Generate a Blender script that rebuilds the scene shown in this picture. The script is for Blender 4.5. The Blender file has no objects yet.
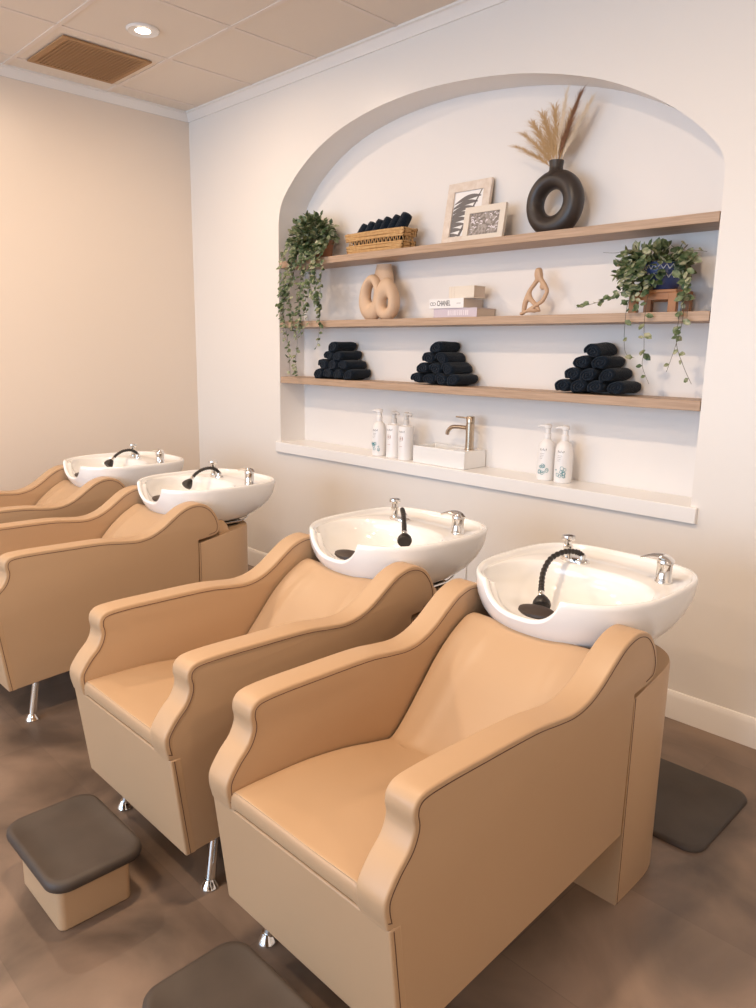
import bpy, bmesh, math, random
from mathutils import Vector, Matrix
random.seed(7)
PI = math.pi
SC = bpy.context.scene
COL = SC.collection

# ------------------------------------------------------------------ camera
cam_d = bpy.data.cameras.new('camera')
cam = bpy.data.objects.new('camera', cam_d)
COL.objects.link(cam)
R = Matrix(((0.70180937, -0.15516648, 0.69526036),
            (0.71218972, 0.13119284, -0.68961891),
            (0.01579255, 0.9791383, 0.20258034)))
cam.matrix_world = Matrix.Translation((0, 0, 1.5)) @ R.to_4x4()
cam_d.sensor_fit = 'VERTICAL'
cam_d.sensor_height = 36
cam_d.lens = 744 / 1008 * 36
cam_d.clip_start = 0.02
SC.camera = cam

# ------------------------------------------------------------------ look
SC.view_settings.view_transform = 'Standard'
SC.view_settings.look = 'None'
SC.view_settings.gamma = 1
SC.view_settings.use_curve_mapping = False
SC.view_settings.exposure = 0.09
SC.render.film_transparent = False

world = bpy.data.worlds.new('world')
SC.world = world
world.use_nodes = True
bg = world.node_tree.nodes['Background']
bg.inputs[0].default_value = (0.75, 0.86, 1.0, 1)
bg.inputs[1].default_value = 1.0


def area(name, loc, target, sx, sy, power, color, spread=180):
    d = bpy.data.lights.new(name, 'AREA')
    d.shape = 'RECTANGLE'
    d.size = sx
    d.size_y = sy
    d.energy = power
    d.color = color
    d.spread = math.radians(spread)
    o = bpy.data.objects.new(name, d)
    COL.objects.link(o)
    o.location = loc
    v = Vector(target) - Vector(loc)
    o.rotation_euler = v.to_track_quat('-Z', 'Y').to_euler()
    return o


# daylight entering through the shop windows behind the camera
area('window_daylight', (-2.3, -3.93, 1.55), (-2.3, 2.0, 1.3), 4.6, 2.2, 148, (0.55, 0.785, 1.07))
# warm recessed ceiling lamps (tile-grid positions; the unseen right-hand pair is added fill for side faces)
DOWNLIGHTS_AND_FILL = [(-3.755, 2.035), (-3.755, -0.405), (-1.315, -0.405), (-1.315, 0.815), (-3.755, 0.815), (1.735, 0.815), (1.735, -1.0), (-1.315, -2.2), (-3.755, -2.2)]
for i, (x, y) in enumerate(DOWNLIGHTS_AND_FILL):
    d = bpy.data.lights.new('downlight_and_fill', 'AREA')
    d.shape = 'DISK'
    d.size = 0.16
    d.energy = (9, 15, 17, 34, 20, 21, 21, 22, 18)[i]
    d.color = (1.0, 0.76, 0.54)
    o = bpy.data.objects.new('downlight_and_fill', d)
    COL.objects.link(o)
    o.location = (x, y, 3.035)


# ------------------------------------------------------------------ materials
def mat(name, col, rough=0.5, metal=0.0, spec=0.5, noise=None, bump=None, coat=0.0, sheen=0.0, emit=None, coat_rough=0.05):
    m = bpy.data.materials.new(name)
    m.use_nodes = True
    nt = m.node_tree
    b = nt.nodes['Principled BSDF']
    b.inputs['Base Color'].default_value = (*col, 1)
    b.inputs['Roughness'].default_value = rough
    b.inputs['Metallic'].default_value = metal
    b.inputs['Specular IOR Level'].default_value = spec
    b.inputs['Coat Weight'].default_value = coat
    b.inputs['Coat Roughness'].default_value = coat_rough
    b.inputs['Sheen Weight'].default_value = sheen
    tc = nt.nodes.new('ShaderNodeTexCoord')
    if noise:
        scale, col2, vec, lo, hi = noise
        mp = nt.nodes.new('ShaderNodeMapping')
        mp.inputs['Scale'].default_value = vec
        nz = nt.nodes.new('ShaderNodeTexNoise')
        nz.inputs['Scale'].default_value = scale
        nz.inputs['Detail'].default_value = 5
        rp = nt.nodes.new('ShaderNodeValToRGB')
        rp.color_ramp.elements[0].position = lo
        rp.color_ramp.elements[1].position = hi
        rp.color_ramp.elements[0].color = (*col, 1)
        rp.color_ramp.elements[1].color = (*col2, 1)
        nt.links.new(tc.outputs['Object'], mp.inputs[0])
        nt.links.new(mp.outputs[0], nz.inputs['Vector'])
        nt.links.new(nz.outputs['Fac'], rp.inputs[0])
        nt.links.new(rp.outputs[0], b.inputs['Base Color'])
    if bump:
        scale, strength, dist = bump
        nz = nt.nodes.new('ShaderNodeTexNoise')
        nz.inputs['Scale'].default_value = scale
        nz.inputs['Detail'].default_value = 4
        bp = nt.nodes.new('ShaderNodeBump')
        bp.inputs['Strength'].default_value = strength
        bp.inputs['Distance'].default_value = dist
        nt.links.new(tc.outputs['Object'], nz.inputs['Vector'])
        nt.links.new(nz.outputs['Fac'], bp.inputs['Height'])
        nt.links.new(bp.outputs[0], b.inputs['Normal'])
    if emit:
        b.inputs['Emission Color'].default_value = (*emit[0], 1)
        b.inputs['Emission Strength'].default_value = emit[1]
    return m


M = {}
M['wall'] = mat('wall_paint', (0.84, 0.795, 0.745), 0.32, spec=0.4, bump=(60, 0.05, 0.002))
M['wall_warm_lit'] = mat('warm_lit_wall_paint', (0.80, 0.70, 0.605), 0.35, spec=0.4, bump=(60, 0.05, 0.002))  # left wall: same paint, the lamps' warm light tinted into its colour
M['niche'] = mat('niche_paint', (0.86, 0.82, 0.785), 0.45, spec=0.4, bump=(60, 0.05, 0.002))
M['trim'] = mat('white_trim_paint', (0.86, 0.82, 0.78), 0.25)
M['sill'] = mat('white_sill_paint', (0.9, 0.88, 0.86), 0.25)
M['shelf'] = mat('light_oak', (0.52, 0.36, 0.25), 0.5, noise=(5, (0.40, 0.27, 0.18), (1.2, 22, 30), 0.35, 0.7), bump=(40, 0.08, 0.002))
M['leather'] = mat('beige_leather', (0.505, 0.332, 0.195), 0.42, spec=0.45, bump=(420, 0.12, 0.0006))
M['stitch'] = mat('brown_piping', (0.10, 0.045, 0.025), 0.6)
M['ceramic'] = mat('white_ceramic', (0.88, 0.87, 0.855), 0.12, coat=0.6)
M['chrome'] = mat('chrome', (0.8, 0.78, 0.75), 0.08, metal=1)
M['dark_metal'] = mat('dark_bracket', (0.03, 0.028, 0.025), 0.35, metal=0.6)
M['rubber'] = mat('black_rubber', (0.018, 0.014, 0.012), 0.4)
M['rest'] = mat('dark_brown_rubber', (0.045, 0.03, 0.022), 0.45)
M['towel'] = mat('navy_towel', (0.004, 0.008, 0.016), 0.95, spec=0.15, noise=(90, (0.008, 0.018, 0.032), (1, 1, 1), 0.35, 0.7), bump=(300, 1.0, 0.004), sheen=0.1)
M['vase'] = mat('matte_dark_ceramic', (0.035, 0.026, 0.022), 0.38, bump=(80, 0.08, 0.001))
M['sand'] = mat('sand_ceramic', (0.66, 0.47, 0.32), 0.6, bump=(120, 0.12, 0.001))
M['figwood'] = mat('tan_resin', (0.58, 0.38, 0.24), 0.5, bump=(50, 0.1, 0.001))
M['wicker'] = mat('wicker', (0.50, 0.27, 0.10), 0.6, noise=(60, (0.62, 0.40, 0.18), (1, 1, 1), 0.3, 0.7))
M['frame'] = mat('pale_washed_wood', (0.72, 0.60, 0.49), 0.6, noise=(12, (0.84, 0.74, 0.65), (3, 3, 3), 0.3, 0.7))
M['frame2'] = mat('cream_frame', (0.78, 0.70, 0.60), 0.55)
M['book_white'] = mat('white_book', (0.88, 0.86, 0.85), 0.4)
M['book_lilac'] = mat('lilac_book', (0.62, 0.54, 0.60), 0.45)
M['pages'] = mat('book_pages', (0.64, 0.54, 0.45), 0.8)
M['ink'] = mat('black_ink', (0.02, 0.02, 0.02), 0.6)
M['greyink'] = mat('grey_ink', (0.17, 0.155, 0.15), 0.6)
M['paleink'] = mat('pale_lettering', (0.82, 0.76, 0.80), 0.6)
M['greyphoto'] = mat('grey_photo_print', (0.20, 0.17, 0.15), 0.5, noise=(70, (0.42, 0.37, 0.34), (1, 1, 1), 0.4, 0.6))
M['tealink'] = mat('teal_print', (0.06, 0.30, 0.34), 0.6)
M['pinkink'] = mat('pink_print', (0.60, 0.40, 0.36), 0.6)
M['bottle'] = mat('white_plastic', (0.88, 0.86, 0.85), 0.3)
M['pump'] = mat('grey_plastic', (0.62, 0.60, 0.58), 0.3)
M['nickel'] = mat('brushed_champagne_nickel', (0.52, 0.42, 0.32), 0.24, metal=1)
M['leaf'] = mat('leaf_green', (0.045, 0.085, 0.03), 0.45, noise=(38, (0.20, 0.25, 0.13), (1, 1, 1), 0.42, 0.62))
M['leaf2'] = mat('pale_leaf', (0.13, 0.17, 0.07), 0.5, noise=(38, (0.42, 0.42, 0.28), (1, 1, 1), 0.42, 0.62))
M['vine'] = mat('vine_stem', (0.12, 0.09, 0.05), 0.6)
M['terracotta'] = mat('rust_pot', (0.30, 0.13, 0.06), 0.6)
M['bluepot'] = mat('blue_glaze', (0.06, 0.09, 0.22), 0.2, coat=0.4)
M['potwhite'] = mat('white_glaze', (0.75, 0.72, 0.70), 0.2, coat=0.4)
M['stand'] = mat('orange_stand_wood', (0.42, 0.19, 0.07), 0.45, noise=(8, (0.33, 0.14, 0.05), (2, 20, 2), 0.3, 0.7))
M['pampas'] = mat('dried_grass', (0.55, 0.36, 0.18), 0.9)
M['pampas_dark'] = mat('dried_brown_grass', (0.22, 0.10, 0.05), 0.9)
M['pampas_pale'] = mat('dried_cream_grass', (0.78, 0.64, 0.48), 0.9)
M['mat'] = mat('dark_rubber_mat', (0.042, 0.030, 0.023), 0.55, noise=(6, (0.065, 0.048, 0.037), (1, 1, 1), 0.3, 0.7), bump=(25, 0.2, 0.002))
M['ceiling'] = mat('ceiling_tile', (0.80, 0.70, 0.60), 0.9, bump=(160, 0.25, 0.002))
M['tbar'] = mat('ceiling_grid', (0.80, 0.70, 0.62), 0.6)
M['vent'] = mat('brown_grille', (0.42, 0.24, 0.11), 0.7)
M['lens'] = mat('lamp_lens', (1, 0.95, 0.88), 0.4, emit=((1.0, 0.85, 0.68), 14))
M['glass'] = bpy.data.materials.new('window_glass')
M['glass'].use_nodes = True
_nt = M['glass'].node_tree
_nt.nodes.clear()
_o = _nt.nodes.new('ShaderNodeOutputMaterial')
_mx = _nt.nodes.new('ShaderNodeMixShader')
_mx.inputs[0].default_value = 0.08
_t = _nt.nodes.new('ShaderNodeBsdfTransparent')
_g = _nt.nodes.new('ShaderNodeBsdfGlossy')
_g.inputs['Roughness'].default_value = 0.02
_nt.links.new(_t.outputs[0], _mx.inputs[1])
_nt.links.new(_g.outputs[0], _mx.inputs[2])
_nt.links.new(_mx.outputs[0], _o.inputs[0])


def floor_mat():
    m = mat('brown_vinyl_floor', (0.14, 0.10, 0.08), 0.34, spec=0.5)
    nt = m.node_tree
    b = nt.nodes['Principled BSDF']
    tc = nt.nodes.new('ShaderNodeTexCoord')
    mp = nt.nodes.new('ShaderNodeMapping')
    mp.inputs['Scale'].default_value = (1, 1, 1)
    br = nt.nodes.new('ShaderNodeTexBrick')
    br.inputs['Scale'].default_value = 1.0
    br.inputs['Brick Width'].default_value = 0.92
    br.inputs['Row Height'].default_value = 0.46
    br.inputs['Mortar Size'].default_value = 0.0016
    br.inputs['Color1'].default_value = (0.245, 0.178, 0.136, 1)
    br.inputs['Color2'].default_value = (0.195, 0.140, 0.107, 1)
    br.inputs['Mortar'].default_value = (0.19, 0.138, 0.106, 1)
    nz = nt.nodes.new('ShaderNodeTexNoise')
    nz.inputs['Scale'].default_value = 2.3
    nz.inputs['Detail'].default_value = 7
    nz.inputs['Distortion'].default_value = 0.6
    rp = nt.nodes.new('ShaderNodeValToRGB')
    rp.color_ramp.elements[0].position = 0.35
    rp.color_ramp.elements[1].position = 0.68
    rp.color_ramp.elements[0].color = (0.45, 0.44, 0.43, 1)
    rp.color_ramp.elements[1].color = (1.40, 1.34, 1.27, 1)
    mul = nt.nodes.new('ShaderNodeMixRGB')
    mul.blend_type = 'MULTIPLY'
    mul.inputs[0].default_value = 1
    nt.links.new(tc.outputs['Object'], mp.inputs[0])
    nt.links.new(mp.outputs[0], br.inputs['Vector'])
    nt.links.new(mp.outputs[0], nz.inputs['Vector'])
    nt.links.new(nz.outputs['Fac'], rp.inputs[0])
    nt.links.new(br.outputs['Color'], mul.inputs[1])
    nt.links.new(rp.outputs[0], mul.inputs[2])
    nt.links.new(mul.outputs[0], b.inputs['Base Color'])
    return m


M['floor'] = floor_mat()


# ------------------------------------------------------------------ mesh helpers
class MB:
    def __init__(self):
        self.v = []
        self.f = []
        self.mi = []
        self.cur = 0

    def add(self, vs, fs):
        o = len(self.v)
        self.v += [tuple(p) for p in vs]
        self.f += [tuple(i + o for i in f) for f in fs]
        self.mi += [self.cur] * len(fs)
        return self

    def box(self, x0, x1, y0, y1, z0, z1, mtx=None):
        vs = [Vector((x, y, z)) for x in (x0, x1) for y in (y0, y1) for z in (z0, z1)]
        if mtx:
            vs = [mtx @ p for p in vs]
        return self.add(vs, [(0, 1, 3, 2), (4, 6, 7, 5), (0, 4, 5, 1), (2, 3, 7, 6), (0, 2, 6, 4), (1, 5, 7, 3)])

    def prism(self, pts, a, b, axis='x'):
        """closed polygon pts extruded from a to b along an axis; pts are the other two coordinates in order"""
        n = len(pts)

        def mk(p, t):
            t = t(p) if callable(t) else t
            return {'x': (t, p[0], p[1]), 'y': (p[0], t, p[1]), 'z': (p[0], p[1], t)}[axis]
        vs = [mk(p, a) for p in pts] + [mk(p, b) for p in pts]
        fs = [(i, (i + 1) % n, n + (i + 1) % n, n + i) for i in range(n)]
        fs += [tuple(range(n - 1, -1, -1)), tuple(range(n, 2 * n))]
        return self.add(vs, fs)

    def rings(self, rings, closed=True, cap0=True, cap1=True):
        n = len(rings[0])
        vs = [p for r in rings for p in r]
        fs = []
        for k in range(len(rings) - 1):
            for i in range(n if closed else n - 1):
                j = (i + 1) % n
                fs.append((k * n + i, k * n + j, (k + 1) * n + j, (k + 1) * n + i))
        if cap0:
            fs.append(tuple(range(n - 1, -1, -1)))
        if cap1:
            fs.append(tuple((len(rings) - 1) * n + i for i in range(n)))
        return self.add(vs, fs)

    def tube(self, pts, r, seg=10, closed=False, cap=True, flat=1.0):
        pts = [Vector(p) for p in pts]
        n = len(pts)
        rr = r if isinstance(r, (list, tuple)) else [r] * n
        tang = []
        for i in range(n):
            a = pts[(i - 1) % n] if closed or i > 0 else pts[i]
            b = pts[(i + 1) % n] if closed or i < n - 1 else pts[i]
            t = (b - a)
            tang.append(t.normalized() if t.length > 1e-9 else Vector((0, 0, 1)))
        up = Vector((0, 0, 1)) if abs(tang[0].z) < 0.9 else Vector((1, 0, 0))
        nrm = (up - tang[0] * up.dot(tang[0])).normalized()
        rings = []
        for i in range(n):
            nrm = nrm - tang[i] * nrm.dot(tang[i])
            nrm = nrm.normalized() if nrm.length > 1e-6 else tang[i].orthogonal().normalized()
            bn = tang[i].cross(nrm)
            rings.append([pts[i] + (nrm * math.cos(2 * PI * k / seg) + bn * math.sin(2 * PI * k / seg) * flat) * rr[i] for k in range(seg)])
        if closed:
            rings.append(rings[0])
            return self.rings(rings, True, False, False)
        return self.rings(rings, True, cap, cap)

    def lathe(self, prof, c=(0, 0, 0), seg=28, sx=1, sy=1, mtx=None):
        rings = []
        for r, z in prof:
            ring = [Vector((r * sx * math.cos(2 * PI * k / seg), r * sy * math.sin(2 * PI * k / seg), z)) for k in range(seg)]
            if mtx:
                ring = [mtx @ p for p in ring]
            rings.append([p + Vector(c) for p in ring])
        return self.rings(rings)

    def build(self, name, m, parent=None, bevel=None, seg=3, sub=0, smooth=True, origin=None, angle=40, weld=False):
        me = bpy.data.meshes.new(name)
        vs = self.v
        if origin is not None:
            ox = Vector(origin)
            vs = [tuple(Vector(p) - ox) for p in vs]
        me.from_pydata(vs, [], self.f)
        mats = m if isinstance(m, (list, tuple)) else [m]
        for mm in mats:
            me.materials.append(mm)
        if len(mats) > 1:
            for p, i in zip(me.polygons, self.mi):
                p.material_index = i
        bm = bmesh.new()
        bm.from_mesh(me)
        bmesh.ops.remove_doubles(bm, verts=bm.verts, dist=1e-5)
        bmesh.ops.recalc_face_normals(bm, faces=bm.faces)
        bm.to_mesh(me)
        bm.free()
        if smooth:
            me.shade_smooth()
            me.set_sharp_from_angle(angle=math.radians(angle))
        o = bpy.data.objects.new(name, me)
        COL.objects.link(o)
        if origin is not None:
            o.location = origin
        if bevel:
            b = o.modifiers.new('bevel', 'BEVEL')
            b.width = bevel
            b.segments = seg
            b.limit_method = 'ANGLE'
            b.angle_limit = math.radians(35)
            b.harden_normals = False
        if sub:
            s = o.modifiers.new('sub', 'SUBSURF')
            s.levels = sub
            s.render_levels = sub
        if parent is not None:
            o.parent = parent
        return o


def catmull(pts, n=6, closed=False):
    pts = [Vector(p) for p in pts]
    out = []
    m = len(pts)
    for i in range(m if closed else m - 1):
        p0 = pts[(i - 1) % m] if closed or i > 0 else pts[0]
        p1 = pts[i]
        p2 = pts[(i + 1) % m]
        p3 = pts[(i + 2) % m] if closed or i < m - 2 else pts[m - 1]
        for k in range(n):
            t = k / n
            out.append(0.5 * ((2 * p1) + (p2 - p0) * t + (2 * p0 - 5 * p1 + 4 * p2 - p3) * t * t + (3 * p1 - p0 - 3 * p2 + p3) * t ** 3))
    if not closed:
        out.append(pts[-1])
    return out


def thing(name, label, cat, loc=(0, 0, 0), rotz=0, group=None):
    o = bpy.data.objects.new(name, None)
    COL.objects.link(o)
    o.empty_display_size = 0.05
    o.location = loc
    o.rotation_euler = (0, 0, rotz)
    return tag(o, label, cat, group)


def tag(o, label, cat, group=None):
    o['label'] = label
    o['category'] = cat
    if group:
        o['group'] = group
    return o


def struct(o):
    o['kind'] = 'structure'
    return o


def dup(root, loc, label, group=None, rotz=None):
    kids = {}
    for ob in list(bpy.data.objects):
        if ob.parent is not None:
            kids.setdefault(ob.parent.name, []).append(ob)

    def rec(o, parent):
        c = o.copy()
        COL.objects.link(c)
        if parent is not None:
            c.parent = parent
        for ch in kids.get(o.name, []):
            rec(ch, c)
        return c
    r = rec(root, None)
    r.location = loc
    if rotz is not None:
        r.rotation_euler = (0, 0, rotz)
    r['label'] = label
    if group:
        r['group'] = group
    return r


def text_mesh(mb, txt, size, mtx, cx=1.0, bold=0.0, depth=0.0006):
    cu = bpy.data.curves.new('txt', 'FONT')
    cu.body = txt
    cu.size = size
    cu.offset = bold
    cu.extrude = depth
    cu.align_x = 'LEFT'
    ob = bpy.data.objects.new('txt', cu)
    COL.objects.link(ob)
    dg = bpy.context.evaluated_depsgraph_get()
    dg.update()
    me = bpy.data.meshes.new_from_object(ob.evaluated_get(dg))
    vs = [mtx @ Vector((v.co.x * cx, v.co.y, v.co.z)) for v in me.vertices]
    mb.add(vs, [tuple(p.vertices) for p in me.polygons])
    bpy.data.objects.remove(ob)
    bpy.data.curves.remove(cu)
    bpy.data.meshes.remove(me)


# ------------------------------------------------------------------ room shell
WY = 2.937           # face of the niche wall
NY = 3.137           # back of the niche
LX = -4.865          # far left wall
RX = 2.6
FY = -4.0            # window wall behind the camera
CZ = 3.06

mb = MB()
mb.box(LX - 0.1, RX + 0.1, FY - 0.1, WY + 0.3, -0.06, 0)
struct(mb.build('floor', M['floor'], smooth=False))

mb = MB()
mb.box(LX - 0.1, RX + 0.1, FY - 0.1, WY + 0.3, CZ, CZ + 0.06)
ceil = struct(mb.build('ceiling', M['ceiling'], smooth=False))
mb = MB()
gx = -3.45
k = -3
while gx + 0.61 * k < RX:
    x = gx + 0.61 * k
    if x > LX:
        mb.box(x - 0.011, x + 0.011, FY, WY, CZ - 0.004, CZ)
    k += 1
k = -10
while 1.73 + 0.61 * k < WY:
    y = 1.73 + 0.61 * k
    if y > FY:
        mb.box(LX, RX, y - 0.011, y + 0.011, CZ - 0.0045, CZ)
    k += 1
struct(mb.build('trim_1', M['tbar'], smooth=False))

# niche opening outline (arch springing to springing), left to right
ARCH = [(-3.868, 2.20), (-3.864, 2.262), (-3.845, 2.340), (-3.80, 2.405), (-3.70, 2.495), (-3.585, 2.570), (-3.474, 2.626), (-3.33, 2.677),
        (-3.184, 2.711), (-3.02, 2.737), (-2.85, 2.750), (-2.70, 2.753), (-2.522, 2.746), (-2.286, 2.722), (-2.059, 2.683),
        (-1.82, 2.619), (-1.637, 2.548), (-1.463, 2.455), (-1.338, 2.366), (-1.249, 2.283), (-1.205, 2.225), (-1.188, 2.16)]
arch = [tuple(p)[:2] for p in catmull([(x, z, 0) for x, z in ARCH], 4)]
NXL, NXR = -3.868, -1.188
SZ = 0.88
mb = MB()
mb.add([(LX, WY, 0), (NXL, WY, 0), (NXL, WY, CZ), (LX, WY, CZ)], [(0, 1, 2, 3)])
mb.add([(NXR, WY, 0), (RX, WY, 0), (RX, WY, CZ), (NXR, WY, CZ)], [(0, 1, 2, 3)])
mb.add([(NXL, WY, 0), (NXR, WY, 0), (NXR, WY, SZ), (NXL, WY, SZ)], [(0, 1, 2, 3)])
top = [(NXL, SZ)] + arch + [(NXR, SZ)]
for a, b in zip(arch[:-1], arch[1:]):
    mb.add([(a[0], WY, a[1]), (b[0], WY, b[1]), (b[0], WY, CZ), (a[0], WY, CZ)], [(0, 1, 2, 3)])
o = struct(mb.build('wall_niche', M['wall'], smooth=False))
mb = MB()
mb.cur = 0
for a, b in zip(top[:-1], top[1:]):
    mb.add([(a[0], WY, a[1]), (b[0], WY, b[1]), (b[0], NY, b[1]), (a[0], NY, a[1])], [(0, 1, 2, 3)])
o = struct(mb.build('wall_alcove_lining', M['niche'], angle=60))
mb = MB()
mb.box(LX - 0.1, RX + 0.1, NY, NY + 0.12, 0, CZ)
struct(mb.build('wall_alcove', M['niche'], smooth=False))
mb = MB()
mb.box(LX - 0.1, LX, FY - 0.1, NY, 0, CZ)
struct(mb.build('wall_left', M['wall_warm_lit'], smooth=False))
mb = MB()
mb.box(RX, RX + 0.1, FY - 0.1, NY, 0, CZ)
struct(mb.build('wall_right', M['wall'], smooth=False))
# window wall behind the camera
WX0, WX1, WZ0, WZ1 = -4.8, 0.2, 0.4, 2.7
mb = MB()
mb.box(LX, RX, FY - 0.1, FY, 0, WZ0)
mb.box(LX, RX, FY - 0.1, FY, WZ1, CZ)
mb.box(LX, WX0, FY - 0.1, FY, WZ0, WZ1)
mb.box(WX1, RX, FY - 0.1, FY, WZ0, WZ1)
struct(mb.build('wall_front', M['wall'], smooth=False))
wf = MB()
for x in (WX0, WX0 + 1.65, WX0 + 3.3, WX1 - 0.05):
    wf.box(x, x + 0.05, FY - 0.08, FY - 0.02, WZ0, WZ1)
wf.box(WX0, WX1, FY - 0.08, FY - 0.02, WZ0, WZ0 + 0.05)
wf.box(WX0, WX1, FY - 0.08, FY - 0.02, WZ1 - 0.05, WZ1)
w1 = struct(wf.build('window_1', M['dark_metal'], smooth=False))
gl = MB()
gl.box(WX0 + 0.01, WX1 - 0.01, FY - 0.055, FY - 0.05, WZ0 + 0.01, WZ1 - 0.01)
gl.build('window_glass', M['glass'], w1, smooth=False)

# baseboards and crown
BB = [(0, 0), (0.016, 0), (0.016, 0.095), (0.012, 0.108), (0.006, 0.118), (0, 0.12)]
CR = [(0, 0), (0, -0.055), (0.010, -0.055), (0.018, -0.035), (0.036, -0.014), (0.048, -0.010), (0.048, 0)]


def along_x(name, prof, z, m):
    b = MB()
    b.prism([(WY - d, z + h) for d, h in prof], LX, RX, 'x')
    return struct(b.build(name, m, angle=30))


def along_y(name, prof, z, m):
    b = MB()
    b.prism([(LX + d, z + h) for d, h in prof], FY, WY - 0.001, 'y')
    return struct(b.build(name, m, angle=30))


along_x('baseboard_niche', BB, 0, M['trim'])
along_y('baseboard_left', BB, 0, M['trim'])
along_x('trim_2', CR, CZ, M['trim'])
along_y('trim_3', CR, CZ, M['trim'])

# niche sill
mb = MB()
mb.box(NXL - 0.03, NXR + 0.03, WY - 0.02, NY, 0.842, 0.908)
struct(mb.build('trim_4', M['sill'], bevel=0.003, seg=2))

# shelves
def shelf(z0, z1, label):
    b = MB()
    b.box(NXL + 0.004, NXR - 0.004, WY + 0.001, NY, z0, z1)
    o = b.build('wall_shelf', M['shelf'], bevel=0.002, seg=2, smooth=False)
    for p in ():
        pass
    tag(o, label, 'shelf', 'oak shelves of the arched niche')
    return o


Z1, Z2, Z3 = 1.325, 1.666, 2.024
shelf(1.286, Z1, 'lowest oak shelf in the arched niche, carrying three navy towel stacks')
shelf(1.628, Z2, 'middle oak shelf in the niche, under the books and beige sculptures')
shelf(1.987, Z3, 'topmost oak shelf in the niche, under the basket, frames and black vase')


# ------------------------------------------------------------------ ceiling fixtures
t = thing('ceiling_light', 'small round recessed lamp glowing in the ceiling tiles', 'ceiling light', (-3.80, 2.05, CZ))
b = MB()
b.lathe([(0.062, -0.001), (0.082, -0.001), (0.082, -0.006), (0.075, -0.012), (0.062, -0.008)], seg=32)
b.build('trim_ring', M['trim'], t)
b = MB()
b.lathe([(0.0615, -0.001), (0.0615, -0.005), (0.03, -0.009), (0.002, -0.010)], seg=32)
b.build('lens', M['lens'], t)

t = thing('ceiling_vent', 'square brown air return grille in the ceiling near the left wall', 'vent', (-4.400, 2.040, CZ))
b = MB()
s = 0.235
for a in (-1, 1):
    b.box(a * s - 0.012, a * s + 0.012, -s - 0.012, s + 0.012, -0.012, -0.0046)
    b.box(-s + 0.012, s - 0.012, a * s - 0.012, a * s + 0.012, -0.012, -0.0046)
b.build('frame', M['vent'], t, smooth=False)
b = MB()
for k in range(22):
    y = -s + 0.022 + k * 0.0204
    mt = Matrix.Translation((0, y, -0.010)) @ Matrix.Rotation(0.25, 4, 'X')
    b.box(-s + 0.012, s - 0.012, -0.010, 0.010, -0.001, 0.001, mt)
b.build('slats', M['vent'], t, smooth=False)
b = MB()
b.box(-s + 0.012, s - 0.012, -s + 0.012, s - 0.012, -0.0035, -0.002)
b.build('backing', M['vent'], t, smooth=False)

# ------------------------------------------------------------------ shampoo chair
Y0 = 1.40     # chair origin in y


def L3(x, y, z):
    return (x, y - Y0, z)


ARM_TOP = [(0.846, 0.462), (0.838, 0.500), (0.842, 0.530), (0.868, 0.568), (0.898, 0.600), (0.912, 0.635), (0.908, 0.664),
           (0.914, 0.688), (0.938, 0.703), (1.00, 0.707), (1.10, 0.706), (1.29, 0.702), (1.38, 0.692), (1.45, 0.686), (1.51, 0.696),
           (1.565, 0.722), (1.62, 0.760), (1.665, 0.788), (1.71, 0.803), (1.75, 0.805), (1.79, 0.792), (1.822, 0.765),
           (1.846, 0.725), (1.855, 0.685), (1.842, 0.652), (1.80, 0.640)]
arm_top = [tuple(p)[:2] for p in catmull([(y, z, 0) for y, z in ARM_TOP], 5)]
ARM = [(0.8995, 0.163), (0.8645, 0.454), (0.846, 0.456)] + arm_top + [(1.743, 0.634), (1.737, 0.226)]


def hw(y):
    return 0.294 + 0.014 * (y - 0.85) / 0.9


def inset(poly, d):
    n = len(poly)
    out = []
    for i in range(n):
        p = Vector(poly[i])
        a = (p - Vector(poly[max(0, i - 1)]))
        c = (Vector(poly[min(n - 1, i + 1)]) - p)
        t_ = (a.normalized() if a.length > 1e-9 else Vector((0, 0))) + (c.normalized() if c.length > 1e-9 else Vector((0, 0)))
        t_ = t_.normalized()
        out.append(p + Vector((t_.y, -t_.x)) * d)
    return out


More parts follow.
